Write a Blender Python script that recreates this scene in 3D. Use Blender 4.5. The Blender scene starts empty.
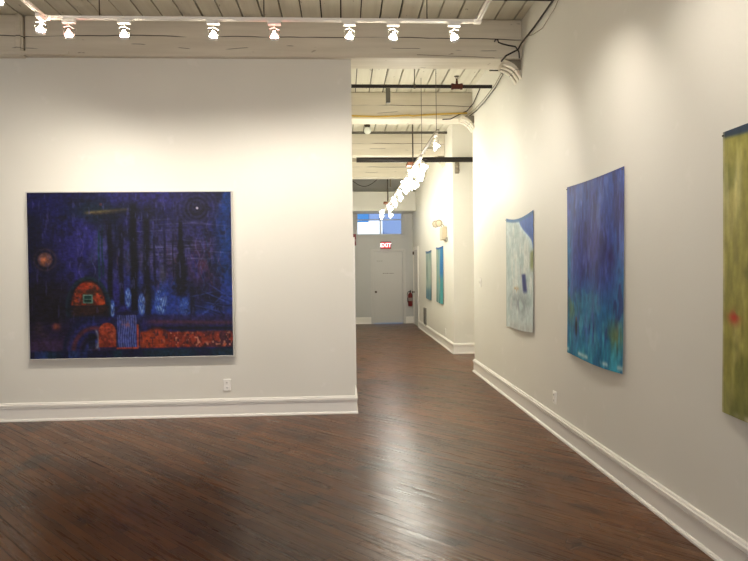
import bpy, bmesh, math, random
import numpy as np
from mathutils import Vector, Matrix
random.seed(7)
S = bpy.context.scene
COL = S.collection
PI = math.pi

# ------------------------------------------------------------------ materials
def srgb(*c):
    return tuple(((x/255)/12.92 if x/255 <= .04045 else ((x/255+.055)/1.055)**2.4) for x in c)

class NT:
    def __init__(s, name):
        s.m = bpy.data.materials.new(name); s.m.use_nodes = True
        s.t = s.m.node_tree; s.t.nodes.clear()
        s.out = s.n('ShaderNodeOutputMaterial')
    def n(s, ty, **kw):
        nd = s.t.nodes.new(ty)
        for k, v in kw.items():
            if k.startswith('i_'):
                key = k[2:]
                key = int(key) if key.isdigit() else key.replace('_', ' ')
                nd.inputs[key].default_value = v
            else:
                setattr(nd, k, v)
        return nd
    def l(s, a, b): s.t.links.new(a, b)
    def math(s, op, a, b=None, clamp=False):
        nd = s.n('ShaderNodeMath', operation=op); nd.use_clamp = clamp
        for i, v in enumerate((a, b)):
            if v is None: continue
            if isinstance(v, (int, float)): nd.inputs[i].default_value = v
            else: s.l(v, nd.inputs[i])
        return nd.outputs[0]
    def mix(s, f, a, b, blend='MIX'):
        nd = s.n('ShaderNodeMix', data_type='RGBA', blend_type=blend)
        for sock, v in ((nd.inputs[0], f), (nd.inputs[6], a), (nd.inputs[7], b)):
            if isinstance(v, (int, float)): sock.default_value = v
            elif isinstance(v, tuple): sock.default_value = (*v[:3], 1)
            else: s.l(v, sock)
        return nd.outputs[2]
    def ramp(s, f, lo, hi):
        nd = s.n('ShaderNodeMapRange'); nd.inputs[1].default_value = lo; nd.inputs[2].default_value = hi
        s.l(f, nd.inputs[0]); return nd.outputs[0]
    def coords(s, scale=(1, 1, 1), rot=(0, 0, 0), kind='Object'):
        tc = s.n('ShaderNodeTexCoord'); mp = s.n('ShaderNodeMapping')
        mp.inputs['Scale'].default_value = scale; mp.inputs['Rotation'].default_value = rot
        s.l(tc.outputs[kind], mp.inputs[0]); return mp.outputs[0]
    def noise(s, vec, scale, detail=3, rough=.5):
        nd = s.n('ShaderNodeTexNoise'); nd.inputs['Scale'].default_value = scale
        nd.inputs['Detail'].default_value = detail; nd.inputs['Roughness'].default_value = rough
        s.l(vec, nd.inputs['Vector']); return nd.outputs[0]
    def bsdf(s, color, rough=.5, metal=0, bump=None, bstr=.2, bdist=.005, spec=.5, **kw):
        b = s.n('ShaderNodeBsdfPrincipled')
        for sock, v in ((b.inputs['Base Color'], color), (b.inputs['Roughness'], rough)):
            if isinstance(v, (int, float)): sock.default_value = v
            elif isinstance(v, tuple): sock.default_value = (*v[:3], 1)
            else: s.l(v, sock)
        b.inputs['Metallic'].default_value = metal
        b.inputs['Specular IOR Level'].default_value = spec
        for k, v in kw.items(): b.inputs[k.replace('_', ' ')].default_value = v
        if bump is not None:
            bp = s.n('ShaderNodeBump'); bp.inputs['Strength'].default_value = bstr; bp.inputs['Distance'].default_value = bdist
            s.l(bump, bp.inputs['Height']); s.l(bp.outputs[0], b.inputs['Normal'])
        s.l(b.outputs[0], s.out.inputs[0]); return b

def simple(name, c, rough=.5, metal=0, var=.06, scale=6, spec=.5, bstr=.1):
    t = NT(name); v = t.coords(); nz = t.noise(v, scale, 3)
    dark = tuple(x*(1-var*2) for x in c)
    t.bsdf(t.mix(nz, dark, c), rough, metal, bump=nz, bstr=bstr, bdist=.002, spec=spec)
    return t.m

def mat_wall():
    t = NT('wall_paint'); v = t.coords()
    a = t.noise(v, .8, 2); b = t.noise(v, 40, 3); c = t.noise(v, 5, 3)
    col = t.mix(t.ramp(a, .3, .7), srgb(220, 217, 206), srgb(226, 223, 213))
    # a few old filler marks that read slightly lighter
    col = t.mix(t.math('MULTIPLY', t.ramp(c, .66, .72), .35), col, srgb(234, 230, 222))
    h = t.math('ADD', t.math('MULTIPLY', a, 3), t.math('MULTIPLY', b, .25))
    t.bsdf(col, .62, bump=h, bstr=.25, bdist=.004, spec=.35)
    return t.m

def mat_timber():
    """white painted old timber with long dark checks along X"""
    t = NT('painted_timber'); v = t.coords((.5, 8, 8)); nz = t.noise(v, 2, 5, .6)
    vc = t.coords((.35, 0, 0)); wob = t.noise(vc, 2.2, 3)
    sep = t.n('ShaderNodeSeparateXYZ'); tc = t.n('ShaderNodeTexCoord'); t.l(tc.outputs['Generated'], sep.inputs[0])
    z = t.math('ADD', sep.outputs[2], t.math('MULTIPLY', t.math('SUBTRACT', wob, .5), .22))
    band = t.math('SUBTRACT', 1.0, t.ramp(t.math('ABSOLUTE', t.math('SUBTRACT', z, .5)), .006, .014))
    brk = t.ramp(t.noise(t.coords((1, 0, 0)), 1.1, 2), .42, .5)
    crack = t.math('MULTIPLY', band, brk)
    z2 = t.math('ADD', sep.outputs[2], t.math('MULTIPLY', t.math('SUBTRACT', t.noise(t.coords((.5, .2, 0)), 1.7, 2), .5), .6))
    band2 = t.math('SUBTRACT', 1.0, t.ramp(t.math('ABSOLUTE', t.math('SUBTRACT', z2, .22)), .003, .008))
    brk2 = t.ramp(t.noise(t.coords((1, 0, 0)), 2.3, 2), .52, .56)
    crack = t.math('MAXIMUM', crack, t.math('MULTIPLY', band2, brk2))
    knots = t.ramp(t.noise(t.coords((1.2, 1, 3)), 5.5, 2), .73, .77)
    col = t.mix(t.ramp(nz, .3, .75), srgb(204, 195, 177), srgb(219, 211, 194))
    col = t.mix(t.math('MULTIPLY', knots, .6), col, srgb(120, 105, 88))
    col = t.mix(crack, col, srgb(46, 38, 30))
    h = t.math('SUBTRACT', nz, t.math('MULTIPLY', crack, 2))
    t.bsdf(col, .6, bump=h, bstr=.5, bdist=.006, spec=.3)
    return t.m

def mat_deck():
    t = NT('painted_deck_boards'); v = t.coords((8, .4, 8)); nz = t.noise(v, 2, 4)
    sp = t.ramp(t.noise(t.coords((3, 1, 1)), 9, 2), .72, .75)
    col = t.mix(t.ramp(nz, .3, .7), srgb(214, 209, 192), srgb(226, 222, 206))
    col = t.mix(t.math('MULTIPLY', sp, .55), col, srgb(112, 96, 78))
    t.bsdf(col, .6, bump=nz, bstr=.3, bdist=.004, spec=.3)
    return t.m

def mat_floor():
    t = NT('dark_oak_strip_floor')
    v = t.coords((1, 1, 1), (0, 0, math.radians(-135)))
    br = t.n('ShaderNodeTexBrick'); t.l(v, br.inputs['Vector'])
    br.offset = .37; br.offset_frequency = 2; br.squash = 1
    br.inputs['Color1'].default_value = (0, 0, 0, 1); br.inputs['Color2'].default_value = (1, 1, 1, 1)
    br.inputs['Mortar'].default_value = (.5, .5, .5, 1)
    br.inputs['Scale'].default_value = 1; br.inputs['Mortar Size'].default_value = .0022
    br.inputs['Mortar Smooth'].default_value = .3; br.inputs['Bias'].default_value = 0
    br.inputs['Brick Width'].default_value = 1.15; br.inputs['Row Height'].default_value = .066
    grain_v = t.coords((1, 1, 1), (0, 0, math.radians(-135)))
    mp = t.n('ShaderNodeMapping'); mp.inputs['Scale'].default_value = (.9, 16, 1); t.l(grain_v, mp.inputs[0])
    add = t.n('ShaderNodeVectorMath', operation='ADD'); t.l(mp.outputs[0], add.inputs[0])
    sc = t.n('ShaderNodeVectorMath', operation='SCALE'); sc.inputs[3].default_value = 7; t.l(br.outputs[0], sc.inputs[0]); t.l(sc.outputs[0], add.inputs[1])
    grain = t.noise(add.outputs[0], 2.2, 6, .62)
    base = t.mix(br.outputs[0], srgb(74, 46, 26), srgb(116, 74, 42))
    base = t.mix(t.ramp(grain, .35, .7), t.mix(.55, base, srgb(46, 29, 20)), base)
    w = t.coords()
    warm = t.ramp(t.noise(w, .9, 3), .45, .68)
    base = t.mix(t.math('MULTIPLY', warm, .5), base, srgb(120, 76, 40))
    worn = t.ramp(t.noise(mp.outputs[0], .35, 4, .6), .52, .75)
    base = t.mix(t.math('MULTIPLY', worn, .35), base, srgb(118, 92, 64))
    stain = t.ramp(t.noise(w, 1.7, 3), .60, .70)
    base = t.mix(t.math('MULTIPLY', stain, .75), base, srgb(44, 35, 30))
    # long splits along the strips
    mp2 = t.n('ShaderNodeMapping'); mp2.inputs['Scale'].default_value = (.7, 30, 1); t.l(grain_v, mp2.inputs[0])
    split = t.ramp(t.noise(mp2.outputs[0], 1.3, 2), .68, .70)
    # crossways scratches
    vo = t.n('ShaderNodeTexVoronoi', feature='DISTANCE_TO_EDGE'); vo.inputs['Scale'].default_value = 2.6
    wv = t.n('ShaderNodeVectorMath', operation='ADD'); t.l(w, wv.inputs[0])
    nn = t.n('ShaderNodeTexNoise'); nn.inputs['Scale'].default_value = 3; t.l(w, nn.inputs['Vector']); t.l(nn.outputs[1], wv.inputs[1])
    t.l(wv.outputs[0], vo.inputs['Vector'])
    scr = t.math('MULTIPLY', t.math('SUBTRACT', 1.0, t.ramp(vo.outputs['Distance'], .003, .013)), t.ramp(t.noise(w, 1.3, 4), .53, .58))
    joint = br.outputs['Fac']
    dark = t.math('MAXIMUM', t.math('MULTIPLY', joint, .85), t.math('MAXIMUM', t.math('MULTIPLY', split, .8), t.math('MULTIPLY', scr, .6)), True)
    col = t.mix(dark, base, srgb(26, 17, 12))
    rough = t.math('ADD', .185, t.math('MULTIPLY', grain, .20))
    rough = t.math('ADD', rough, t.math('MULTIPLY', dark, .3))
    cup = t.noise(mp.outputs[0], .8, 2)
    h = t.math('ADD', t.math('MULTIPLY', grain, .25), t.math('MULTIPLY', cup, .9))
    h = t.math('SUBTRACT', h, t.math('MULTIPLY', dark, .9))
    h = t.math('ADD', h, t.math('MULTIPLY', t.noise(w, 3, 2), .8))
    t.bsdf(col, rough, bump=h, bstr=.40, bdist=.007, spec=.22)
    return t.m

def emis(name, c, strength, base=(.8, .8, .8)):
    t = NT(name)
    b = t.bsdf(tuple(base), .4)
    v = t.coords(); nz = t.noise(v, 30, 1)
    t.l(t.mix(nz, tuple(c), tuple(min(1, x*1.05) for x in c)), b.inputs['Emission Color'])
    b.inputs['Emission Strength'].default_value = strength
    return t.m

def mat_paint(name, rough=.55, spec=.3, bstr=.3):
    t = NT(name)
    at = t.n('ShaderNodeAttribute', attribute_name='pigment')
    v = t.coords(); nz = t.noise(v, 55, 4)
    col = t.mix(1.0, at.outputs[0], t.mix(nz, (.86, .86, .86), (1.12, 1.12, 1.12)), 'MULTIPLY')
    t.bsdf(col, rough, bump=nz, bstr=bstr, bdist=.002, spec=spec)
    return t.m

def mat_glass():
    t = NT('window_glass')
    v = t.coords(); nz = t.noise(v, 3, 2)
    b = t.bsdf((1, 1, 1), .02, bump=nz, bstr=.02, Transmission_Weight=1.0, IOR=1.02)
    return t.m

M = dict(
    wall=mat_wall(), timber=mat_timber(), deck=mat_deck(), floor=mat_floor(),
    trim=simple('white_trim_paint', srgb(236, 232, 224), .38, var=.02),
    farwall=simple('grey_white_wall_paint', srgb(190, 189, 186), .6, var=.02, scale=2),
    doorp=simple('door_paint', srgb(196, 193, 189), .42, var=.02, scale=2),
    dark=simple('dark_gap', srgb(30, 24, 19), .9),
    white=simple('white_enamel', srgb(232, 228, 220), .35, var=.02),
    plastic=simple('white_plastic', srgb(244, 241, 234), .4, var=.01),
    slot=simple('outlet_slot', srgb(60, 54, 48), .6),
    blackpipe=simple('black_steel_pipe', srgb(34, 27, 22), .5, .3, var=.2, scale=12),
    greypipe=simple('grey_painted_pipe', srgb(96, 92, 82), .5, .2, var=.1),
    rust=simple('rusty_red_iron', srgb(96, 42, 28), .7, .3, var=.25, scale=30),
    brown=simple('brown_wood_block', srgb(118, 70, 44), .6, var=.15, scale=20),
    rod=simple('dark_rod', srgb(72, 62, 50), .5, .5),
    yellow=simple('yellow_cable_jacket', srgb(196, 160, 62), .5, var=.05),
    cable=simple('dark_cable_jacket', srgb(48, 40, 34), .6),
    palecable=simple('pale_cable_jacket', srgb(150, 140, 122), .6),
    metal=simple('aluminium_strip', srgb(205, 205, 205), .35, .6, var=.02),
    frame=simple('silver_white_frame', srgb(198, 196, 190), .4, .2, var=.03),
    knob=simple('tarnished_bronze', srgb(84, 68, 52), .35, .9, var=.1),
    red=simple('extinguisher_red', srgb(112, 22, 20), .3, var=.05),
    blackr=simple('black_rubber', srgb(24, 22, 22), .5),
    label=simple('paper_label', srgb(150, 140, 130), .6), beige=simple('beige_plastic', srgb(196, 182, 154), .5),
    exitred=emis('exit_sign_face_red', srgb(220, 60, 70), .55, srgb(170, 40, 40)),
    exitlet=emis('exit_sign_letters', srgb(255, 225, 225), 1.6),
    exitbox=simple('exit_sign_housing', srgb(120, 52, 46), .5),
    vent=simple('vent_grey_metal', srgb(150, 146, 136), .45, .3),
    ventd=simple('vent_dark', srgb(70, 66, 60), .7),
    bulb=emis('warm_bulb', (1.0, .86, .68), 62),
    pinkbulb=emis('pink_backed_bulb', (1.0, .40, .33), 30),
    corrbulb=emis('bright_bulb', (1.0, .94, .80), 26),
    globe=emis('dim_globe_glass', srgb(214, 220, 205), .12, srgb(214, 216, 204)),
    glass=mat_glass(),
    paint=mat_paint('oil_paint_on_canvas', .45, .3, .45), paper=mat_paint('pigment_on_paper', .6, .25, .3),
    pale=simple('pale_render', srgb(240, 242, 240), .8, var=.02),
    blueb=simple('blue_grey_render', srgb(120, 140, 175), .8, var=.06, scale=1),
    asphalt=simple('pale_concrete', srgb(200, 200, 200), .9),
    signal=simple('alarm_grey', srgb(140, 130, 112), .5),
    yard=simple('sign_ink', srgb(120, 114, 106), .7),
)

# ------------------------------------------------------------------ mesh helper
class MB:
    def __init__(s): s.bm = bmesh.new()
    def box(s, a, b, bev=0, seg=1):
        x0, y0, z0 = a; x1, y1, z1 = b
        vs = [s.bm.verts.new(p) for p in ((x0,y0,z0),(x1,y0,z0),(x1,y1,z0),(x0,y1,z0),(x0,y0,z1),(x1,y0,z1),(x1,y1,z1),(x0,y1,z1))]
        fs = [s.bm.faces.new([vs[i] for i in f]) for f in ((0,3,2,1),(4,5,6,7),(0,1,5,4),(1,2,6,5),(2,3,7,6),(3,0,4,7))]
        if bev:
            es = list({e for f in fs for e in f.edges})
            bmesh.ops.bevel(s.bm, geom=es, offset=bev, segments=seg, affect='EDGES', profile=.5)
        return s
    def lathe(s, prof, origin=(0,0,0), axis=(0,0,1), n=20):
        """prof: (radius, height) pairs along the axis"""
        q = Vector((0,0,1)).rotation_difference(Vector(axis).normalized()); o = Vector(origin)
        rings = []
        for r, h in prof:
            if r < 1e-6: rings.append([s.bm.verts.new(o + q @ Vector((0,0,h)))])
            else: rings.append([s.bm.verts.new(o + q @ Vector((r*math.cos(2*PI*k/n), r*math.sin(2*PI*k/n), h))) for k in range(n)])
        for A, B in zip(rings, rings[1:]):
            for k in range(n):
                j = (k+1) % n
                if len(A) == 1 and len(B) == 1: continue
                if len(A) == 1: f = [A[0], B[j], B[k]]
                elif len(B) == 1: f = [A[k], A[j], B[0]]
                else: f = [A[k], A[j], B[j], B[k]]
                s.bm.faces.new(f[::-1] if False else f)
        return s
    def rod(s, a, b, r, n=12):
        a, b = Vector(a), Vector(b); L = (b-a).length
        return s.lathe([(0,0),(r,0),(r,L),(0,L)], a, b-a, n)
    def tube(s, pts, r, n=8):
        pts = [Vector(p) for p in pts]; rings = []; up = Vector((0,0,1))
        for i, p in enumerate(pts):
            t = (pts[min(i+1, len(pts)-1)] - pts[max(i-1, 0)]).normalized()
            u = t.cross(up)
            if u.length < .05: u = t.cross(Vector((1,0,0)))
            u.normalize(); w = u.cross(t)
            rings.append([s.bm.verts.new(p + r*(math.cos(2*PI*k/n)*u + math.sin(2*PI*k/n)*w)) for k in range(n)])
        for A, B in zip(rings, rings[1:]):
            for k in range(n): s.bm.faces.new([A[k], A[(k+1)%n], B[(k+1)%n], B[k]])
        s.bm.faces.new(rings[0]); s.bm.faces.new(rings[-1][::-1])
        return s
    def ball(s, c, r, n=16, sz=1):
        m = n//2
        return s.lathe([(r*math.sin(PI*k/m), -r*sz*math.cos(PI*k/m)) for k in range(m+1)], c, (0,0,1), n)
    def extrude(s, prof, a, b, flip=False):
        """closed 2D profile of 3D points (at a) swept from a to b"""
        d = Vector(b)-Vector(a)
        A = [s.bm.verts.new(Vector(p)) for p in prof]; B = [s.bm.verts.new(Vector(p)+d) for p in prof]
        k = len(A)
        for i in range(k): s.bm.faces.new([A[i], A[(i+1)%k], B[(i+1)%k], B[i]])
        s.bm.faces.new(A[::-1]); s.bm.faces.new(B)
        return s
    def build(s, name, mat, parent=None, smooth=False, **props):
        bmesh.ops.recalc_face_normals(s.bm, faces=s.bm.faces[:])
        me = bpy.data.meshes.new(name); s.bm.to_mesh(me); s.bm.free()
        me.materials.append(M[mat] if isinstance(mat, str) else mat)
        if smooth:
            for p in me.polygons: p.use_smooth = True
            me.set_sharp_from_angle(angle=math.radians(40))
        o = bpy.data.objects.new(name, me); COL.objects.link(o)
        if parent: o.parent = parent; o.matrix_parent_inverse = Matrix.Translation(-Vector(parent.location)) if not parent.rotation_euler.z else parent.matrix_basis.inverted()
        for k, v in props.items(): o[k] = v
        return o

def local(o):
    """children built in the parent's local frame"""
    o.matrix_parent_inverse = Matrix.Identity(4); return o
def tag(o, label, category, group=None):
    o['label'] = label; o['category'] = category
    if group: o['group'] = group
    return o
def empty(name, loc, label, category, group=None):
    o = bpy.data.objects.new(name, None); COL.objects.link(o); o.location = loc; o.empty_display_size = .1
    return tag(o, label, category, group)
def struct(o): o['kind'] = 'structure'; return o

# ------------------------------------------------------------------ dimensions (metres; camera at the origin, corridor runs along +Y)
XR, XC, XL = 1.92, 1.97, -5.0          # right gallery wall, right corridor wall, left gallery wall
XP = .108                              # partition's free end / corridor's other wall
PFILL = 42; YP, YB, YF = 6.36, -4.0, 16.9          # partition face, wall behind the camera, far wall
HB, HD = 3.74, 4.15                    # beam soffit, deck

# ---- floor
struct(MB().box((XL-.3, YB-.3, -.1), (3.4, YF+.02, 0)).build('floor', 'floor'))
# ---- deck of boards running down the corridor
mb = MB(); x = .2125-.203*27
while x < 3.4:
    g = random.choice((.012, .014, .017, .020)); dz = random.uniform(0, .004)
    # butt joints at random places
    y = YB-.3; ys = [y]
    while y < YF+.3:
        y += random.uniform(3.2, 5.2); ys.append(min(y, YF+.3))
    for a, b in zip(ys, ys[1:]):
        if b-a > .02: mb.box((x+g/2, a+.002, HD+dz), (x+.203-g/2, b-.001, HD+.045))
    x += .203
struct(mb.build('ceiling', 'deck'))
struct(MB().box((XL-.3, YB-.3, HD+.05), (3.4, YF+.3, HD+.12)).build('roof_slab', 'dark'))  # backing coloured dark, so shade in the deck board gaps is painted in
# ---- walls
struct(MB().box((XL-.1, YP, 0), (XP, YP+.14, HB)).build('wall_partition', 'wall'))
struct(MB().box((XP-.14, YP+.14, 0), (XP, YF, HD)).build('wall_corridor_left', 'wall'))
struct(MB().box((XR, YB-.2, 0), (3.4, 8.75, HD)).build('wall_right', 'wall'))
struct(MB().box((3.2, 8.75, 0), (3.4, 10.65, HD)).build('wall_alcove', 'wall'))
struct(MB().box((XC, 10.65, 0), (3.4, YF, HD)).build('wall_corridor_right', 'wall'))
struct(MB().box((XL-.2, YB-.2, 0), (XL, YP+.3, HD)).build('wall_left', 'wall'))
BW = [(-4.2, -2.6), (-1.9, -.3), (.0, 1.5)]     # three unseen windows added behind the viewpoint to bring in fill light
mb = MB(); xs = [XL-.1] + [v for w_ in BW for v in w_] + [XR+.1]
for a, b in zip(xs[::2], xs[1::2]): mb.box((a, YB-.2, .7), (b, YB, 3.3))
mb.box((XL-.1, YB-.2, 0), (XR+.1, YB, .7)); mb.box((XL-.1, YB-.2, 3.3), (XR+.1, YB, HD))
struct(mb.build('wall_back', 'wall'))
for n_, (a, b) in enumerate(BW):
    wn = bpy.data.objects.new('window_%d' % (n_+2), None); COL.objects.link(wn); wn.location = (a, YB, .7); struct(wn)
    mb = MB()
    for p, q in (((a, .7), (a+.06, 3.3)), ((b-.06, .7), (b, 3.3)), ((a+.06, .7), (b-.06, .76)), ((a+.06, 3.24), (b-.06, 3.3)), ((a+.06, 1.97), (b-.06, 2.03))):
        mb.box((p[0], YB-.14, p[1]), (q[0], YB-.07, q[1]), .003)
    mb.build('window_frame', 'trim', wn)
    for z0, z1 in ((.76, 1.97), (2.03, 3.24)): MB().box((a+.06, YB-.11, z0), (b-.06, YB-.104, z1)).build('pane', 'glass', wn)
    L = bpy.data.lights.new('window_daylight', 'AREA'); L.shape = 'RECTANGLE'; L.size = b-a-.1; L.size_y = 2.5; L.energy = PFILL; L.color = (1, .97, .95)  # soft fill for the gallery, set in the added window
    o = bpy.data.objects.new('window_daylight', L); COL.objects.link(o); o.location = ((a+b)/2, YB-.05, 2.0); o.rotation_euler = (math.radians(90), 0, 0)
# far wall with openings for a door and a transom window
DX0, DX1, DH = .845, 1.675, 2.03
WX0, WX1, WZ0, WZ1 = .37, 1.70, 2.49, 3.17
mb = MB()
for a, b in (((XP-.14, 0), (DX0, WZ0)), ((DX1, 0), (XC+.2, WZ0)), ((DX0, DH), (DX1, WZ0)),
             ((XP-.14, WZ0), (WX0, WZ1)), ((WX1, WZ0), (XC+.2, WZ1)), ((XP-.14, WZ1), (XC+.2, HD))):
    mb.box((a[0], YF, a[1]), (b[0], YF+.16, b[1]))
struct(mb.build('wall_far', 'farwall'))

# ---- beams
def beam(y0, y1, z0, x0, x1, z1=HD):
    return struct(MB().box((x0, y0, z0), (x1, y1, z1), .012).build('ceiling_beam', 'timber'))
beam(6.30, 6.66, HB, -3.20, XR)
mb = MB(); mb.box((XL, 6.28, HB-.01), (-3.212, 6.66, HD), .012); mb.box((-3.27, 6.262, HB+.03), (-3.225, 6.282, HD), .004); mb.box((XL, 6.262, HB+.0), (-2.75, 6.283, HB+.035), .004)
struct(mb.build('ceiling_beam', 'timber'))
beam(8.9, 9.24, 3.755, XP, 3.2)
beam(11.45, 11.76, 3.70, XP, XC)
beam(14.0, 14.3, 3.68, XP, XC)
for y in (3.75, 1.2, -1.35): beam(y, y+.35, HB, XL, XR)
o = MB().box((XP, 16.1, 3.10), (XC, YF, 3.62), .008).build('ceiling_soffit', 'wall'); struct(o)

# ---- baseboards: one moulded profile swept along each wall, mitred
PROF = [(0, 0), (.030, 0), (.030, .012), (.024, .021), (.015, .025), (.015, .132), (.022, .134), (.022, .140), (.014, .143), (.014, .147), (.026, .150), (.026, .171), (.014, .174), (.014, .178), (.010, .187), (0, .190)]
def baseboard(name, pts):
    bm = bmesh.new(); P = [Vector((*p, 0)) for p in pts]; rings = []
    for i, p in enumerate(P):
        def nrm(a, b):
            d = (b-a).normalized(); return Vector((-d.y, d.x, 0))
        ns = []
        if i > 0: ns.append(nrm(P[i-1], p))
        if i < len(P)-1: ns.append(nrm(p, P[i+1]))
        m = ns[0] if len(ns) == 1 else (ns[0]+ns[1])/(1+ns[0].dot(ns[1]))
        rings.append([bm.verts.new(p + m*d + Vector((0, 0, z+.001))) for d, z in PROF])
    k = len(PROF)
    for A, B in zip(rings, rings[1:]):
        for j in range(k): bm.faces.new([A[j], A[(j+1)%k], B[(j+1)%k], B[j]])
    bm.faces.new(rings[0]); bm.faces.new(rings[-1])
    mb = MB(); mb.bm.free(); mb.bm = bm
    return struct(mb.build(name, 'trim'))
baseboard('baseboard_right', [(XR, YB), (XR, 8.75), (3.2, 8.75), (3.2, 10.65), (XC, 10.65), (XC, 15.62)])
baseboard('baseboard_far', [(DX0-.075, YF), (XP, YF), (XP, YP+.0), (XL, YP), (XL, YB), (XR, YB)])
baseboard('baseboard_corner', [(XC, YF), (DX1+.075, YF)])

# ---- far door
d = empty('door_1', (DX0, YF, 0), 'grey-white flat door at the end of the corridor under the exit sign', 'door'); struct(d)
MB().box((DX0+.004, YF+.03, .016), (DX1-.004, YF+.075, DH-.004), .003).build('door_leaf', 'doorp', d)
mb = MB()
for a, b in (((DX0-.075, 0), (DX0, DH+.075)), ((DX1, 0), (DX1+.075, DH+.075)), ((DX0, DH), (DX1, DH+.075))):
    mb.box((a[0], YF-.018, a[1]), (b[0], YF, b[1]), .004)
    
mb.build('door_casing', 'doorp', d)
MB().lathe([(0,0),(.03,0),(.03,.006),(.011,.01),(.011,.03),(.027,.04),(.03,.055),(.02,.068),(0,.07)], (DX0+.065, YF+.03, .90), (0,-1,0), 16).build('door_knob', 'knob', d, smooth=True)
mb = MB(); xx = DX0+.27
for w in (.05, .03, .06, .02, .05, .04):   # a faint row of lettering, unreadable at this distance
    mb.box((xx, YF+.0285, 1.412), (xx+w*.85, YF+.0302, 1.428)); xx += w+.012
mb.build('lettering', 'yard', d)
mb = MB(); xx = DX0+.10
for w in (.05, .04, .05): mb.box((xx, YF+.029, 1.765), (xx+w, YF+.0302, 1.778)); xx += w+.012
mb.build('lettering', 'vent', d)

# ---- side door in the corridor's right wall
d = empty('door_2', (XC, 15.7, 0), 'white side door at the far end of the corridor beside the extinguisher', 'door'); struct(d)
MB().box((XC-.012, 15.72, .012), (XC, 16.58, 2.05), .003).build('door_leaf', 'doorp', d)
mb = MB()
for a, b in (((15.64, 0), (15.72, 2.13)), ((16.58, 0), (16.66, 2.13)), ((15.72, 2.05), (16.58, 2.13))):
    mb.box((XC-.026, a[0], a[1]), (XC, b[0], b[1]), .004)
mb.build('door_casing', 'trim', d)
MB().lathe([(0,0),(.03,0),(.03,.006),(.011,.01),(.011,.03),(.027,.04),(.03,.055),(.02,.068),(0,.07)], (XC-.012, 16.5, .90), (-1,0,0), 16).build('door_knob', 'knob', d, smooth=True)
MB().box((XC-.05, 16.53, 1.93), (XC-.012, 16.59, 2.02), .004).build('door_closer_bracket', 'knob', d)

# ---- transom window
w = empty('window_1', (WX0, YF, WZ0), 'transom window above the far door', 'window'); struct(w)
mb = MB(); f0 = .045
for a, b in (((WX0, WZ0), (WX0+f0, WZ1)), ((WX1-f0, WZ0), (WX1, WZ1)), ((WX0+f0, WZ0), (WX1-f0, WZ0+f0)), ((WX0+f0, WZ1-f0), (WX1-f0, WZ1))):
    mb.box((a[0], YF+.03, a[1]), (b[0], YF+.10, b[1]), .003)
mb.build('window_frame', 'farwall', w)
mb = MB(); mb.box((1.04, YF+.04, WZ0+f0), (1.075, YF+.085, WZ1-f0), .003); mb.box((WX0+f0, YF+.045, 2.925), (WX1-f0, YF+.08, 2.95), .003)
mb.build('muntin', 'farwall', w)
for a, b, c, e in ((WX0+f0, 1.04, WZ0+f0, 2.925), (1.075, WX1-f0, WZ0+f0, 2.925), (WX0+f0, 1.04, 2.95, WZ1-f0), (1.075, WX1-f0, 2.95, WZ1-f0)):
    MB().box((a, YF+.058, c), (b, YF+.064, e)).build('pane', 'glass', w)
mb = MB()
for a, b in (((WX0-.07, WZ0-.07), (WX1+.07, WZ0)), ((WX1, WZ0), (WX1+.07, WZ1)), ((WX0-.07, WZ0), (WX0, WZ1))):
    mb.box((a[0], YF-.018, a[1]), (b[0], YF, b[1]), .004)
mb.build('window_casing', 'farwall', w)

# ---- what the transom looks out on
struct(MB().box((-14, YF+.02, -.16), (18, 44, -.02)).build('ground_outside', 'asphalt'))
b = empty('neighbouring_building', (0, 30, 0), 'blue-grey building seen through the transom window over the far door', 'building')
MB().box((1.9, 31, 0), (9, 38, 5.3), .02).build('wall', 'blueb', b)
MB().box((1.35, 30.6, 0), (1.9, 31.4, 7), .02).build('stair_tower', 'blueb', b)
MB().box((1.3, 30.2, 0), (2.0, 30.5, 4.0), .02).build('low_wing', 'pale', b)
o = MB().box((-5, 29.2, 0), (1.85, 30.1, 3.85), .02).build('garden_wall', 'pale'); tag(o, 'bright white low wall seen through the lower pane of the transom', 'wall')

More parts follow.
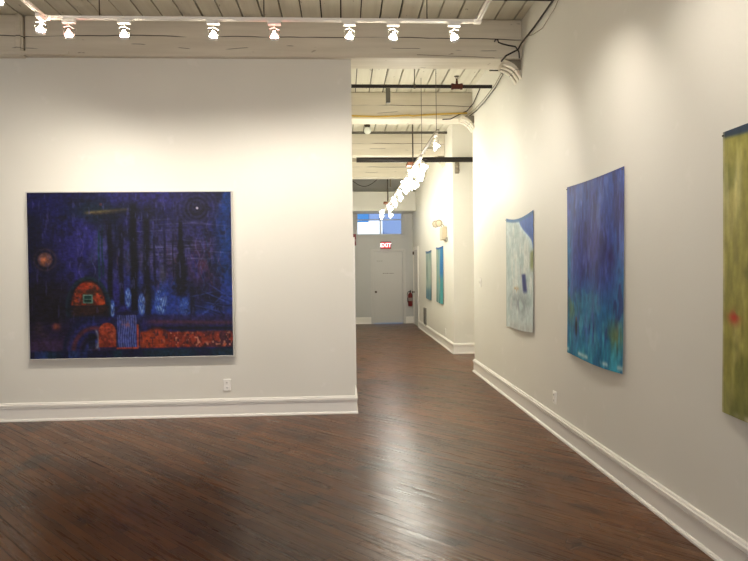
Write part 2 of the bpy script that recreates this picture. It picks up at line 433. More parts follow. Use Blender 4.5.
# ------------------------------------------------------------------ lamps
def aim_basis(d):
    d = Vector(d).normalized(); return d
N_L = [0]
def spot(loc, target, power, size=70, blend=.9, color=(1, .92, .82), rad=.025):
    L = bpy.data.lights.new('spot_beam', 'SPOT'); L.energy = power; L.spot_size = math.radians(size); L.spot_blend = blend
    L.color = color; L.shadow_soft_size = rad
    o = bpy.data.objects.new('spot_beam', L); COL.objects.link(o); o.location = loc
    o.rotation_euler = (Vector(target)-Vector(loc)).to_track_quat('-Z', 'Y').to_euler()
    return o
def track_lamp(x, y, zt, target, along, label, group, bulb='bulb', power=45, drop=.085, size=105, side=(0, 0), sc=1, point=False):
    """small gimbal lamp under a track: adapter box, bent yoke, lamp ring and reflector bulb"""
    g = empty('track_lamp', (x, y, zt), label, 'track lamp', group)
    ax, ay = along
    lx, ly = (.052, .017) if ax else (.017, .052)
    MB().box((x-lx, y-ly, zt-.034), (x+lx, y+ly, zt), .004).build('adapter', 'white', g)
    c = Vector((x+side[0], y+side[1], zt-.034-drop))
    d = (Vector(target)-c).normalized()
    s = d.cross(Vector((0, 0, 1))).normalized()
    top = Vector((x, y, zt-.03))
    mb = MB(); mb.tube([top, top+Vector((0, 0, -.022)), (top+c)/2+s*.042, c+s*.036], .0045, 6)
    mb.tube([top+Vector((0, 0, -.022)), (top+c)/2-s*.042+Vector((0,0,.008)), c-s*.036], .0045, 6)
    mb.build('yoke', 'white', g, smooth=True)
    # ring round the lamp face
    MB().lathe([(sc*a, sc*b) for a, b in [(.031, .012), (.037, .012), (.037, .03), (.031, .03), (.031, .012)]], c, d, 20).build('lamp_ring', 'white', g, smooth=True)
    MB().lathe([(sc*a, sc*b) for a, b in [(0, -.036), (.009, -.036), (.010, -.022), (.020, -.014), (.028, .002), (.030, .020), (.024, .022), (0, .022)]], c, d, 18).build('bulb', bulb, g, smooth=True)
    L = spot(c + d*.036*sc, target, power, size)
    if point:
        L.data = bpy.data.lights.new('bare_bulb_light', 'POINT'); L.data.energy = power; L.data.color = (1, .97, .86); L.data.shadow_soft_size = .03
        L.name = 'bare_bulb_light'; L.location = c + Vector((0, 0, -.05*sc-.01))
    L.parent = g; L.matrix_parent_inverse = Matrix.Translation(-Vector(g.location))
    return g

def track(name, pts, label, rods, zt, group=None, mat='white'):
    g = empty(name, (*pts[0], zt), label, 'track', group)
    for a, b in zip(pts, pts[1:]):
        a, b = Vector((*a, 0)), Vector((*b, 0)); d = (b-a).normalized(); n = Vector((-d.y, d.x, 0))*.0175
        for s0, s1, z0, z1 in ((-1, 1, .008, .022), (-1, -.45, 0, .008), (.45, 1, 0, .008)):
            pr = [a+n*s0+Vector((0,0,zt+z0)), a+n*s1+Vector((0,0,zt+z0)), a+n*s1+Vector((0,0,zt+z1)), a+n*s0+Vector((0,0,zt+z1))]
            pr = [p for p in pr]
            mb = MB() if (s0, s1) == (-1, 1) else mb
            mb.extrude(pr, a, b)
        mb.build('track_rail', mat, g)
    for c in pts[1:-1]:
        MB().box((c[0]-.03, c[1]-.03, zt-.004), (c[0]+.03, c[1]+.03, zt+.026), .004).build('corner_joint', mat, g)
    for rx, ry in rods:
        MB().rod((rx, ry, zt+.02), (rx, ry, HD-.001), .0045, 8).build('hanger_rod', 'rod', g)
    return g

ZT = 3.535
track('lighting_track', [(-2.33, .4), (-2.33, 4.9), (1.125, 4.9), (1.125, .4)], 'white U-shaped lighting track hung on rods in front of the big beam',
      [(-1.906, 4.9), (-.611, 4.9), (.708, 4.9), (-2.33, 2.2), (1.125, 2.2)], ZT)
GG = 'track lamps in the gallery'
PW = 42
lamps = [
    (-2.145, 4.9, (-2.5, 6.36, 1.3), 'track lamp with a pink glow, next to the track corner above the forest painting', 'pinkbulb'),
    (-1.715, 4.9, (-1.9, 6.36, 1.2), 'glowing track lamp above the middle of the forest painting', 'bulb'),
    (-1.015, 4.9, (-1.3, 6.36, 1.4), 'glowing track lamp above the forest painting\'s right end, left of a pink one', 'bulb'),
    (-.53, 4.9, (-.6, 6.36, 1.3), 'track lamp with a pink glow between the forest painting and the partition\'s end', 'pinkbulb'),
    (.075, 4.9, (-.15, 6.36, 1.2), 'glowing track lamp in line with the partition\'s free end', 'bulb'),
    (.43, 4.9, (.0, 6.4, 1.6), 'glowing track lamp above the corridor opening, between two other lamps', 'bulb'),
    (.93, 4.9, (1.92, 6.2, 1.6), 'glowing track lamp nearest the track corner by the paper paintings', 'bulb'),
]
for lx, ly, tg, lab, bu in lamps:
    track_lamp(lx, ly, ZT, tg, (1, 0), lab, GG, bu, PW)
track_lamp(-2.33, 4.83, ZT, (-3.2, 6.36, 1.3), (0, 1), 'glowing lamp hanging exactly at the track corner beside a pink one', GG, 'bulb', PW, .075)
track_lamp(-2.33, 4.25, ZT, (-3.9, 6.36, 1.3), (0, 1), 'glowing lamp on the side arm of the track, topmost in the corner of the photo', GG, 'bulb', PW, .11)
for y, tg in ((3.7, (1.92, 4.6, 1.5)), (2.7, (1.92, 3.3, 1.5)), (1.7, (1.92, 2.2, 1.5))):  # out-of-view lamps added along the arm to light the right wall
    track_lamp(1.125, y, ZT, tg, (0, 1), 'track lamp on the side arm aimed at the yellow-green paper painting', GG, 'bulb', PW*.85)
for y in (2.9, 1.7):  # two more lamps added out of view, lighting the left wall
    track_lamp(-2.33, y, ZT, (-5, y+.3, 1.6), (0, 1), 'track lamp on the side arm aimed at the bare side wall', GG, 'bulb', PW*.8)

# corridor track
ZC = 3.10; CX = 1.10; PC = 11
track('lighting_track', [(CX, 6.85), (CX, 15.2)], 'thin lighting track running down the corridor ceiling towards the far door', [], ZC, None, 'palecable')
ct = [o for o in bpy.data.objects if o.name.startswith('lighting_track')][-1]
for y in (6.95, 8.25): MB().rod((CX, y, ZC+.02), (CX, y, HD-.001), .0035, 8).build('hanger_wire', 'rod', ct)
for y in (9.3, 14.6):
    MB().rod((CX, y, ZC+.07), (CX, y, HD-.001), .011, 10).build('hanger_rod', 'rod', ct)
    MB().box((CX-.10, y-.10, ZC+.022), (CX+.10, y+.10, ZC+.075), .006).build('mounting_block', 'brown', ct, label='brown block at the foot of the rod')
GC = 'lamps along the corridor track'
ys = [6.98, 8.35, 8.6, 8.8, 8.97, 9.12, 9.28, 9.44, 9.6, 9.8, 10.25, 10.7, 11.2, 11.8, 12.4, 13.0, 13.6, 14.1, 14.4, 14.62, 14.85]
rl = random.Random(3)
for i, y in enumerate(ys):
    if i == 0: lab = 'single glowing lamp hanging alone at the near end of the corridor track'
    elif i == len(ys)-1: lab = 'last glowing lamp at the far end of the corridor track, above the exit sign'
    else: lab = 'glowing lamp in the dense bright row under the corridor track'
    big = 8.7 < y < 9.9 or y > 14.0
    sx = 0 if i == 0 else ((rl.uniform(.01, .09) if i % 2 else -rl.uniform(.06, .17)) if big else (.04 if i % 2 else -.04))
    tg = (XC, y+.6, 1.9) if i % 3 else (XP, y+.4, 1.6)
    if i == 0: tg = (XR, 7.4, 1.6)
    track_lamp(CX, y, ZC, tg, (0, 1), lab, GC, 'corrbulb', 16 if i == 0 else (PC*.55 if y < 10 else PC*1.15 if y < 13.3 else PC*.3), (.10 + rl.uniform(0, .12 if big else .04)), 85, (sx, 0), 1.6 if i else 1.25, True)

# ------------------------------------------------------------------ pipes, cables and fittings under the deck
def sprinkler_pipe(y, z, x0, x1, r, label, mat='blackpipe', fit=None, clamp=()):
    g = empty('sprinkler_pipe' if mat == 'blackpipe' else 'ceiling_pipe', (x0, y, z), label, 'pipe')
    MB().rod((x0, y, z), (x1, y, z), r, 16).build('pipe', mat, g, smooth=True)
    if fit:
        mb = MB(); mb.rod((fit-.07, y, z), (fit-.045, y, z), r*1.75, 16); mb.rod((fit-.045, y, z), (fit+.045, y, z), r*1.5, 16); mb.rod((fit+.045, y, z), (fit+.07, y, z), r*1.75, 16)
        mb.rod((fit, y, z), (fit, y, z+r*3), r*.7, 12)
        mb.build('tee_fitting', 'rust', g, smooth=True)
        mb = MB(); mb.rod((fit, y, z+r*2.6), (fit, y, z+.10), .012, 10); mb.lathe([(0,0),(.03,0),(.035,.004),(0,.006)], (fit, y, z+.125), (0,0,1), 14)
        mb.tube([(fit-.006, y, z+.09), (fit-.018, y, z+.108), (fit-.004, y, z+.126)], .003, 6); mb.tube([(fit+.006, y, z+.09), (fit+.018, y, z+.108), (fit+.004, y, z+.126)], .003, 6)
        mb.build('sprinkler_head', 'knob', g, smooth=True)
    for cx in clamp:
        mb = MB(); mb.lathe([(r+.001, -.012), (r+.006, -.012), (r+.006, .012), (r+.001, .012), (r+.001, -.012)], (cx, y, z), (1,0,0), 16); mb.rod((cx, y, z+r), (cx, y, HD-.001), .005, 8)
        mb.build('pipe_hanger', 'rod', g)
    return g
sprinkler_pipe(5.4, 3.965, XL, XR, .022, 'dark pipe crossing at the very top of the picture above the track', clamp=(-3.5, -.9, 1.5))
sprinkler_pipe(7.6, 3.838, XP, XR, .0225, 'black sprinkler pipe with a rusty tee in the nearest corridor bay', fit=1.47, clamp=(.93,))
o = MB().box((.565, 7.57, 3.63), (.62, 7.632, 3.815), .004).build('hanging_plate', 'greypipe'); tag(o, 'short grey plate hanging from the black sprinkler pipe', 'plate')
sprinkler_pipe(11.2, 4.075, XP, 3.2, .024, 'thin grey pipe high under the deck beside the globe lamp', 'greypipe')
g = sprinkler_pipe(10.4, 3.425, .25, 3.2, .045, 'thick black pipe crossing the corridor below the beams, behind the brown block')
MB().rod((XP, 10.4, 3.425), (.25, 10.4, 3.425), .03, 14).build('pipe_end', 'palecable', g)
# upper conduit with an elbow near the alcove wall
o = MB().tube([(1.78, 11.44, 4.14), (1.78, 11.44, 3.86), (1.76, 11.44, 3.84), (1.60, 11.44, 3.83), (1.585, 11.44, 3.81), (1.58, 11.44, 3.72)], .011, 8).build('conduit', 'palecable', smooth=True)
tag(o, 'thin painted conduit stepping down the face of the third beam', 'conduit')
# globe lamp
g = empty('globe_lamp', (.47, 11.0, 4.15), 'round pale glass globe lamp under the deck behind the yellow cable', 'lamp')
MB().lathe([(0,0),(.05,0),(.05,-.03),(.03,-.045),(0,-.045)], (.47, 10.9, 4.149), (0,0,1), 16).build('lamp_base', 'rod', g, smooth=True)
MB().ball((.47, 10.9, 4.045), .066, 18).build('globe', 'globe', g, smooth=True)
# yellow cable along the second beam
pts = []
for k in range(31):
    t = k/30; xx = XP+.01+t*(1.86-XP)
    pts.append((xx, 8.882-.004*math.sin(9*t), 3.80 - .022*math.sin(PI*t*1.0)*(1 if t > .5 else .4) - .012*math.sin(t*7) + .045*t*t))
o = MB().tube(pts, .013, 8).build('cable', 'yellow', smooth=True); tag(o, 'yellow cable running along the lower edge of the second beam', 'cable')
# dark wire along the foot of the header beam to the bracket
pts = [(-.2+.0, 0, 0)]
o = MB().tube([(1.90, 4.10, 3.985), (1.90, 4.6, 3.95), (1.895, 5.2, 3.905), (1.89, 5.8, 3.87), (1.88, 6.2, 3.86), (1.865, 6.27, 3.82), (1.82, 6.275, 3.80), (1.74, 6.28, 3.76), (1.69, 6.285, 3.70)], .009, 8).build('cable', 'cable', smooth=True)
tag(o, 'thick dark cable running up the gallery wall from the fluted bracket', 'cable')
o = MB().tube([(1.902, 4.4, 4.06), (1.902, 4.9, 3.99), (1.90, 5.25, 3.82), (1.90, 5.6, 3.775), (1.90, 5.9, 3.83), (1.89, 6.0, 3.865)], .004, 6).build('cable', 'palecable', smooth=True)
tag(o, 'thin pale wire sagging in a loop beside the dark cable', 'cable')
o = MB().tube([(1.62, 6.285, 3.905), (1.63, 6.28, 3.93), (1.655, 6.28, 3.925), (1.66, 6.28, 3.90), (1.70, 6.28, 3.885), (1.76, 6.28, 3.87), (1.84, 6.275, 3.855), (1.875, 6.27, 3.80), (1.88, 6.27, 3.73)], .007, 6).build('cable', 'cable', smooth=True)
tag(o, 'short curled wire stub on the end of the big beam', 'cable')
o = MB().tube([(1.62, 6.29, 3.74), (1.4, 6.292, 3.752), (1.1, 6.292, 3.758), (.8, 6.293, 3.77)], .004, 6).build('cable', 'palecable', smooth=True)
tag(o, 'thin wire along the lower edge of the big beam', 'cable')
for dz, q, rr, lab in ((0, 'cable', .007, 'dark cable hugging the wall top between the two fluted brackets'), (.045, 'palecable', .005, 'pale cable hugging the wall top between the two fluted brackets')):
    o = MB().tube([(1.66+dz, 6.672, 3.735+dz), (1.78+dz, 6.70, 3.745+dz), (1.86, 6.85, 3.75+dz), (1.89, 7.3, 3.735+dz), (1.895, 7.9, 3.725+dz), (1.89, 8.4, 3.735+dz), (1.86, 8.7, 3.745+dz*.7), (1.80, 8.86, 3.73+dz*.7)], rr, 8).build('cable', q, smooth=True); tag(o, lab, 'cable')
# cables bunch at second bracket
o = MB().tube([(1.5, 8.9, 3.745), (1.62, 8.89, 3.75), (1.72, 8.885, 3.80), (1.80, 8.88, 3.84), (1.86, 8.86, 3.86), (1.90, 8.6, 3.90), (1.905, 8.2, 3.99)], .008, 6).build('cable', 'cable', smooth=True)
tag(o, 'dark cable looping over the bracket at the second beam', 'cable')
# hanging loop of wire under the fourth beam
pts = [(.22+.62*t/16, 14.5, 3.70-.16*math.sin(PI*t/16)) for t in range(17)]
pts = [(pts[0][0], 14.5, HD)] + pts + [(pts[-1][0], 14.5, HD)]
o = MB().tube(pts, .008, 6).build('cable', 'cable', smooth=True); tag(o, 'wire hanging in a loop behind the fourth beam', 'cable')
o = MB().rod((1.22, 15.2, 3.62), (1.22, 15.2, HD), .02, 10).build('conduit', 'palecable'); tag(o, 'pale vertical conduit above the far soffit', 'conduit')
o = MB().rod((1.22, 16.084, 3.14), (1.22, 16.084, 3.7), .016, 10).build('conduit', 'palecable'); tag(o, 'pale vertical conduit on the face of the far soffit', 'conduit')

# fluted brackets where the beams meet the right wall
def bracket(y, z, wx, label):
    g = empty('beam_bracket', (wx, y, z), label, 'bracket', 'fluted brackets under the beam ends')
    for k in range(3):      # three curved flutes, each bowed down from the beam to the wall
        yy = y+.01+.095*k; mb = MB(); n = 8; up = []; lo = []
        for q in range(n+1):
            a = q/n; bow = .028*math.sin(PI*a)
            up.append((wx-.185*(1-a)+bow*.5, yy, z-.004-.15*a+bow)); lo.append((wx-.185*(1-a)+.0*a+bow*.5-.0, yy, z-.05-.15*a+bow))
        pr = up+lo[::-1]
        mb.extrude(pr, (0, 0, 0), (0, .055, 0)); mb.build('flute', 'timber', g)
    MB().extrude([(wx, y+.03, z-.002), (wx-.13, y+.03, z-.002), (wx-.06, y+.03, z-.06), (wx, y+.03, z-.10)], (0,0,0), (0,.22,0)).build('bracket_body', 'signal', g)
    return g
bracket(6.32, HB, XR, 'fluted white bracket under the end of the big beam beside the dark cable')
bracket(8.62, 3.74, XR, 'fluted white bracket under the end of the second beam by the yellow cable')
bracket(11.46, 3.70, XC, 'fluted pale bracket under the third beam, just below the thick black pipe')

# ------------------------------------------------------------------ paintings
rng = np.random.default_rng(5)
def vnoise(u, v, fu, fv, seed=0, octv=3):
    out = np.zeros_like(u); amp = 1; tot = 0
    for o in range(octv):
        r = np.random.default_rng(seed*31+o); gu, gv = int(fu*2**o)+3, int(fv*2**o)+3
        g = r.random((gv, gu))
        x = np.clip(u, 0, .9999)*fu*2**o; y = np.clip(v, 0, .9999)*fv*2**o
        i = x.astype(int); j = y.astype(int); fx = x-i; fy = y-j; fx = fx*fx*(3-2*fx); fy = fy*fy*(3-2*fy)
        out += amp*((g[j, i]*(1-fx)+g[j, i+1]*fx)*(1-fy)+(g[j+1, i]*(1-fx)+g[j+1, i+1]*fx)*fy); tot += amp; amp *= .55
    return out/tot
def ss(x, a, b):
    t = np.clip((x-a)/(b-a), 0, 1); return t*t*(3-2*t)
class Canvas:
    def __init__(s, nu, nv):
        s.nu, s.nv = nu, nv
        s.v, s.u = np.mgrid[0:1:nv*1j, 0:1:nu*1j]
        s.c = np.zeros((nv, nu, 3))
    def fill(s, c): s.c[:] = c
    def lay(s, mask, c, a=1.0):
        m = np.clip(mask*a, 0, 1)[..., None]; s.c = s.c*(1-m)+np.array(c, float)*m
    def n(s, fu, fv, seed, o=3): return vnoise(s.u, s.v, fu, fv, seed, o)
    def linear(s):
        x = np.clip(s.c, 0, 255)/255
        return np.where(x <= .04045, x/12.92, ((x+.055)/1.055)**2.4)

def forest():
    k = Canvas(330, 270); u, v = k.u, k.v; n = k.n
    k.fill((22, 22, 74))
    k.lay(ss(n(46, 5, 80), .4, .75), (30, 30, 112), .7); k.lay(ss(n(60, 9, 81), .55, .75), (8, 10, 34), .6); k.lay(ss(n(6, 5, 1), .45, .75), (38, 34, 122)); k.lay(ss(n(5, 6, 2), .5, .75), (10, 14, 44))
    k.lay(np.exp(-((u-.33)/.16)**2-((v-.10)/.09)**2)*ss(n(9, 9, 3), .25, .6), (14, 36, 48), .9)
    k.lay(np.exp(-((u-.62)/.3)**2-((v-.03)/.05)**2), (44, 38, 128), .6)
    k.lay(np.exp(-((u-.10)/.12)**2-((v-.08)/.08)**2), (20, 22, 98), .7)
    # violet-blue glow through the wood
    k.lay(np.exp(-((u-.36)/.10)**2-((v-.36)/.18)**2)*ss(n(30, 8, 4), .3, .7), (74, 76, 152), .9)
    k.lay(np.exp(-((u-.70)/.16)**2-((v-.33)/.17)**2)*ss(n(26, 10, 5), .3, .7), (66, 62, 128), .85)
    k.lay(np.exp(-((u-.86)/.08)**2-((v-.43)/.13)**2)*ss(n(28, 9, 6), .35, .65), (98, 44, 66), .7)
    k.lay(np.exp(-((u-.72)/.05)**2-((v-.42)/.10)**2), (92, 62, 58), .4)
    k.lay(ss(u, .88, .98)*ss(n(10, 6, 7), .3, .6), (16, 66, 150), .85)
    k.lay(np.exp(-((u-.5)/.20)**2-((v-.42)/.12)**2)*ss(n(40, 5, 8), .45, .75), (92, 84, 130), .5)
    k.lay(ss(v, .45, .62)*(1-ss(v, .72, .80))*ss(u, .42, .5)*ss(n(12, 10, 9), .3, .6), (38, 66, 170), .9)
    # wiry scratch marks in the right half of the sky
    for q in range(26):
        r = np.random.default_rng(100+q); cv = r.uniform(.15, .42); sl = r.uniform(-.1, .16); cu = r.uniform(.55, .9); w = r.uniform(.05, .14)
        k.lay(np.exp(-((v-cv-sl*(u-cu))/.0028)**2)*np.exp(-((u-cu)/w)**4), (112, 112, 168), .5)
    for q in range(40):
        r = np.random.default_rng(200+q); cu = r.uniform(.25, .95); cv = r.uniform(.25, .62); h = r.uniform(.04, .12)
        k.lay(np.exp(-((u-cu-(.01*np.sin(v*40+q)))/.0022)**2)*np.exp(-((v-cv)/h)**4), [(118, 112, 178), (120, 62, 84), (40, 96, 150)][q % 3], .45)
    # dark hill at left
    k.lay((1-ss(u+.25*(v-.6)**2, .15, .26))*ss(v, .46, .60)*(1-ss(v, .76, .86)), (20, 14, 28), .92)
    # left moon
    r = np.hypot((u-.082), (v-.402)*.82)
    k.lay(np.exp(-(r/.075)**4), (12, 12, 30), .75); k.lay(1-ss(r, .028, .042), (128, 84, 80)); k.lay(1-ss(np.hypot(u-.076, (v-.408)*.82), .006, .028), (206, 118, 80))
    k.lay(np.exp(-((r-.052)/.006)**2), (86, 62, 70), .5)
    # comet streak
    vv = .125-.10*(u-.27)
    k.lay(np.exp(-((v-vv)/.010)**2)*ss(u, .265, .30)*(1-ss(u, .47, .51)), (112, 98, 66)); k.lay(np.exp(-((v-vv-.012)/.006)**2)*ss(u, .3, .34)*(1-ss(u, .44, .51)), (70, 52, 40), .8)
    k.lay(1-ss(np.hypot(u-.358, (v-.072)*.8), .003, .010), (128, 60, 58), .8)
    # right dark sun with rings
    r = np.hypot(u-.83, (v-.10)*.82)
    k.lay(1-ss(r, .055, .075), (14, 12, 44), .9); k.lay(1-ss(r, .02, .05), (8, 8, 20), .9)
    k.lay((.5+.5*np.cos(r*300))*(1-ss(r, .10, .13)), (60, 54, 112), .5); k.lay(np.exp(-(r/.05)**6)*(.5+.5*np.cos(r*420)), (50, 44, 84), .4)
    k.lay(1-ss(np.hypot(u-.832, (v-.098)*.82), .003, .009), (226, 214, 236))
    # tree trunks
    for cu, w, a, b, c in ((.398, .011, .17, .62, (7, 8, 22)), (.452, .010, .17, .66, (12, 12, 34)), (.515, .016, .06, .70, (4, 5, 14)), (.578, .014, .14, .72, (7, 8, 22)),
                           (.345, .004, .22, .5, (18, 62, 78)), (.362, .004, .2, .48, (14, 48, 66)), (.617, .005, .2, .55, (16, 16, 52)), (.667, .005, .22, .5, (22, 20, 60)), (.71, .003, .25, .5, (20, 18, 50)),
                           (.80, .010, .55, .73, (14, 14, 40))):
        m = np.exp(-((u-cu-.0018*np.sin(v*17+cu*50)-.004*(n(3, 14, int(cu*900), 2)-.5))/(w*1.25))**4)*ss(v, a-.02, a+.04)*(1-ss(v, b, b+.05))
        k.lay(m, c, .95)
    # dark crown mass joining the trunks high up
    k.lay(np.exp(-((u-.50)/.10)**2-((v-.12)/.05)**2)*ss(n(14, 10, 11), .35, .6), (8, 14, 34), .7)
    # spruce
    wd = (.008+.022*ss(v, .18, .6))*(.3+1.5*n(8, 46, 82, 2))
    k.lay((1-ss(np.abs(u-.748), wd*.5, wd+.006))*ss(v, .15, .2)*(1-ss(v, .60, .66)), (8, 8, 22), .95)
    # brownish leaf smudges
    k.lay(np.exp(-((u-.655)/.02)**2-((v-.50)/.06)**2), (88, 84, 84), .6); k.lay(np.exp(-((u-.575)/.012)**2-((v-.66)/.05)**2), (110, 98, 84), .5)
    # pale blue bushes with veins
    for cu, cv, hw, hh in ((.483, .64, .018, .07), (.55, .68, .020, .075), (.645, .665, .036, .09), (.763, .70, .032, .065), (.405, .70, .014, .06)):
        e = np.hypot((u-cu)/hw, (v-cv)/hh)
        vein = .5+.5*np.cos((u-cu)*560+(v-cv)*120*np.sign(u-cu))
        k.lay(1-ss(e, .75, 1.05), (52, 88, 190), .95*ss(n(40, 30, 83), .1, .5)); k.lay((1-ss(e, .6, 1.0))*vein*ss(n(30, 40, 84), .3, .6), (150, 186, 245), .9)
    for q in range(16):   # bare branches at right
        r = np.random.default_rng(300+q); a = r.uniform(-1.2, 1.2); cu, cv = r.uniform(.82, .97), r.uniform(.55, .76)
        dd = (u-cu)*math.sin(a)-(v-cv)*math.cos(a); ll = (u-cu)*math.cos(a)+(v-cv)*math.sin(a)
        k.lay(np.exp(-(dd/.004)**2)*np.exp(-(ll/.08)**4), [(12, 14, 52), (58, 84, 180)][q % 2], .7)
    # bluish ground band
    k.lay(ss(v, .73, .76)*(1-ss(v, .80, .83))*ss(u, .5, .6), (44, 34, 98), .8)
    k.lay(np.exp(-((v-.79-.03*(u-.75))/.012)**2)*ss(u, .55, .62), (110, 50, 60), .6); k.lay(np.exp(-((v-.825-.02*(u-.7))/.008)**2)*ss(u, .6, .65), (14, 10, 26), .9)
    # arched shed
    dx = (u-.288)
    e = np.hypot(dx/.112, (v-.70)/.195); k.lay((1-ss(e, .94, 1.02))*(1-ss(v, .74, .76)), (10, 26, 44), .95)
    k.lay(np.exp(-((e-.95)/.05)**2)*(1-ss(v, .72, .76)), (30, 56, 70), .7)
    e = np.hypot(dx/.086, (v-.685)/.155)
    ins = (1-ss(e, .94, 1.02))*(1-ss(v, .675, .685)); k.lay(ins, (166, 50, 22)); k.lay(ins*ss(n(40, 18, 12), .5, .7), (206, 84, 38), .8)
    k.lay(ins*np.exp(-((u-.30)/.030)**4)*ss(n(24, 16, 13), .3, .55), (70, 26, 20), .85); k.lay(ins*ss(n(30, 30, 14), .45, .6), (60, 34, 24), .75)
    k.lay(np.exp(-((e-.98)/.03)**2)*(1-ss(v, .67, .69)), (44, 18, 22), .9)
    bx = lambda a, b, c, d, f=.004: ss(u, a-f, a+f)*(1-ss(u, b-f, b+f))*ss(v, c-f, c+f)*(1-ss(v, d-f, d+f))
    k.lay(bx(.205, .385, .683, .745, .012), (52, 24, 18), .9)
    k.lay(bx(.262, .310, .615, .668), (112, 160, 148)); k.lay(bx(.268, .304, .623, .662, .002), (14, 52, 44)); k.lay(bx(.268, .304, .641, .644, .001), (112, 160, 148), .8)
    # bottom: purple ground and arcs
    k.lay(ss(v, .76, .84)*(1-ss(u, .5, .56)), (40, 26, 62), .85); k.lay(ss(v, .86, .91)*(1-ss(u, .30, .42)), (78, 52, 92), .7)
    k.lay(np.exp(-((u-.06)/.05)**2-((v-.82)/.06)**2)*ss(n(12, 9, 15), .3, .6), (72, 54, 60), .7)
    k.lay(np.exp(-((u-.130)/.018)**2-((v-.805)/.020)**2)*ss(n(40, 40, 16), .35, .55), (172, 84, 56), .9)
    for rr, c in ((.150, (14, 24, 66)), (.125, (34, 44, 120)), (.105, (110, 50, 60)), (.085, (24, 34, 110)), (.06, (10, 12, 40)), (.042, (42, 60, 150)), (.026, (90, 104, 170))):
        r = np.hypot(u-.318, (v-.955)*.78); k.lay(np.exp(-((r-rr)/.011)**2)*(1-ss(u, .335, .345))*(1-ss(v, .955, .965)), c, .85)
    k.lay(bx(.285, .318, .85, .945), (8, 10, 24), .7); k.lay(np.exp(-((u-.325-.01*np.sin(v*30))/.006)**2)*bx(.29, .36, .83, .945, .01), (170, 170, 186), .8)
    e = np.hypot((u-.378)/.042, (v-.83)/.045); arch = np.maximum((1-ss(e, .85, 1.02)), bx(.336, .42, .83, .935)); k.lay(arch, (178, 66, 38)); k.lay(arch*ss(n(34, 26, 17), .5, .7), (214, 100, 62), .6); k.lay(arch*ss(n(30, 26, 18), .6, .72), (110, 34, 30), .6)
    m = bx(.428, .522, .74, .94); k.lay(m, (42, 52, 140)); k.lay(m*(.5+.5*np.cos(u*560+np.sin(v*30)*2)), (134, 148, 216), .7); k.lay(m*np.exp(-((v-.80)/.02)**2)*ss(n(50, 20, 19), .5, .7), (196, 110, 96), .6)
    k.lay(bx(.422, .53, .938, .948, .003), (190, 74, 50), .9); k.lay(bx(.523, .533, .80, .94, .003), (200, 78, 50), .9); k.lay(bx(.425, .53, .725, .742, .004), (20, 18, 60), .9)
    # brick wall band
    m = ss(u, .535, .545)*ss(v, .835-.03*ss(u, .55, .62)+.035*ss(u, .62, .7), .86)*(1-ss(v, .935, .95))
    k.lay(m, (146, 46, 26)); k.lay(m*(1-ss(u, .64, .70)), (184, 68, 28), .85); k.lay(m*ss(u, .72, .96), (74, 28, 48), .9)
    sp = n(120, 70, 20, 1); k.lay(m*ss(sp, .66, .82)*ss(u, .64, .68), (226, 150, 120), .85); k.lay(m*ss(n(110, 60, 21, 1), .62, .8), (60, 24, 40), .7); k.lay(m*ss(n(40, 20, 22), .55, .68), (206, 74, 36), .7)
    k.lay(ss(v, .945, .965), (18, 22, 62), .95); k.lay(ss(v, .945, .965)*ss(n(14, 3, 23, 2), .45, .65), (20, 60, 74), .7); k.lay(ss(v, .945, .965)*(1-ss(u, .2, .4))*ss(n(20, 3, 24, 2), .5, .65), (44, 70, 140), .7)
    # overall brush and dimming
    k.lay(ss(n(24, 20, 85), .6, .75)*(1-ss(v, .72, .8)), (16, 14, 40), .6); k.lay(ss(n(70, 14, 86), .66, .8)*(1-ss(v, .74, .8)), (84, 84, 160), .45)
    k.c *= (.46+.44*n(90, 60, 25, 2))[..., None]
    k.c += (n(60, 120, 26, 2)[..., None]-.5)*np.array((14, 14, 26))
    return k

def blue_paper():
    k = Canvas(110, 170); u, v = k.u, k.v; n = k.n
    k.fill((36, 66, 146)); k.lay(ss(n(4, 3, 31), .35, .65), (48, 50, 140), .8)
    k.lay(np.exp(-((u-.5)/.34)**2-((v-.36)/.2)**2), (44, 42, 124), .8)
    k.lay(ss(v, .45, .75), (22, 104, 148), .85); k.lay((1-ss(u, .04, .18))*ss(v, .1, .4), (28, 112, 158), .8)
    k.lay(ss(u, .75, 1)*ss(v, .15, .5)*(1-ss(v, .6, .8)), (30, 112, 160), .6)
    k.lay(ss(n(16, 5, 32), .5, .7), (84, 100, 180), .55); k.lay(ss(n(22, 6, 33), .55, .7), (24, 28, 92), .6); k.lay(ss(n(7, 9, 39), .55, .7)*ss(v, .4, .7), (60, 132, 160), .5)
    k.lay(np.exp(-((u-.82)/.05)**2-((v-.43-.3*(u-.82))/.05)**2), (34, 28, 96), .9)
    k.lay(np.exp(-((u-.14)/.13)**2-((v-.72)/.10)**2)*ss(n(9, 8, 34), .3, .6), (92, 122, 84), .8)
    k.lay(np.exp(-((u-.9)/.12)**2-((v-.84)/.09)**2)*ss(n(9, 9, 35), .35, .6), (118, 128, 66), .8)
    k.lay(ss(v, .8, .95), (30, 128, 156), .6); k.lay(ss(n(20, 5, 36), .55, .7)*ss(v, .7, .85), (70, 166, 186), .6)
    k.lay(np.exp(-((u-.24)/.022)**4-((v-.83)/.045)**4), (26, 28, 38), .9); k.lay(np.exp(-((u-.24)/.015)**2-((v-.78)/.012)**2), (120, 70, 60), .8)
    k.lay(np.exp(-((v-.975)/.012)**2)*ss(n(9, 3, 37), .4, .6), (186, 206, 206), .8); k.lay((1-ss(v, .0, .015)), (24, 36, 110), .8)
    k.c *= (.8+.4*n(50, 26, 38, 2))[..., None]; return k
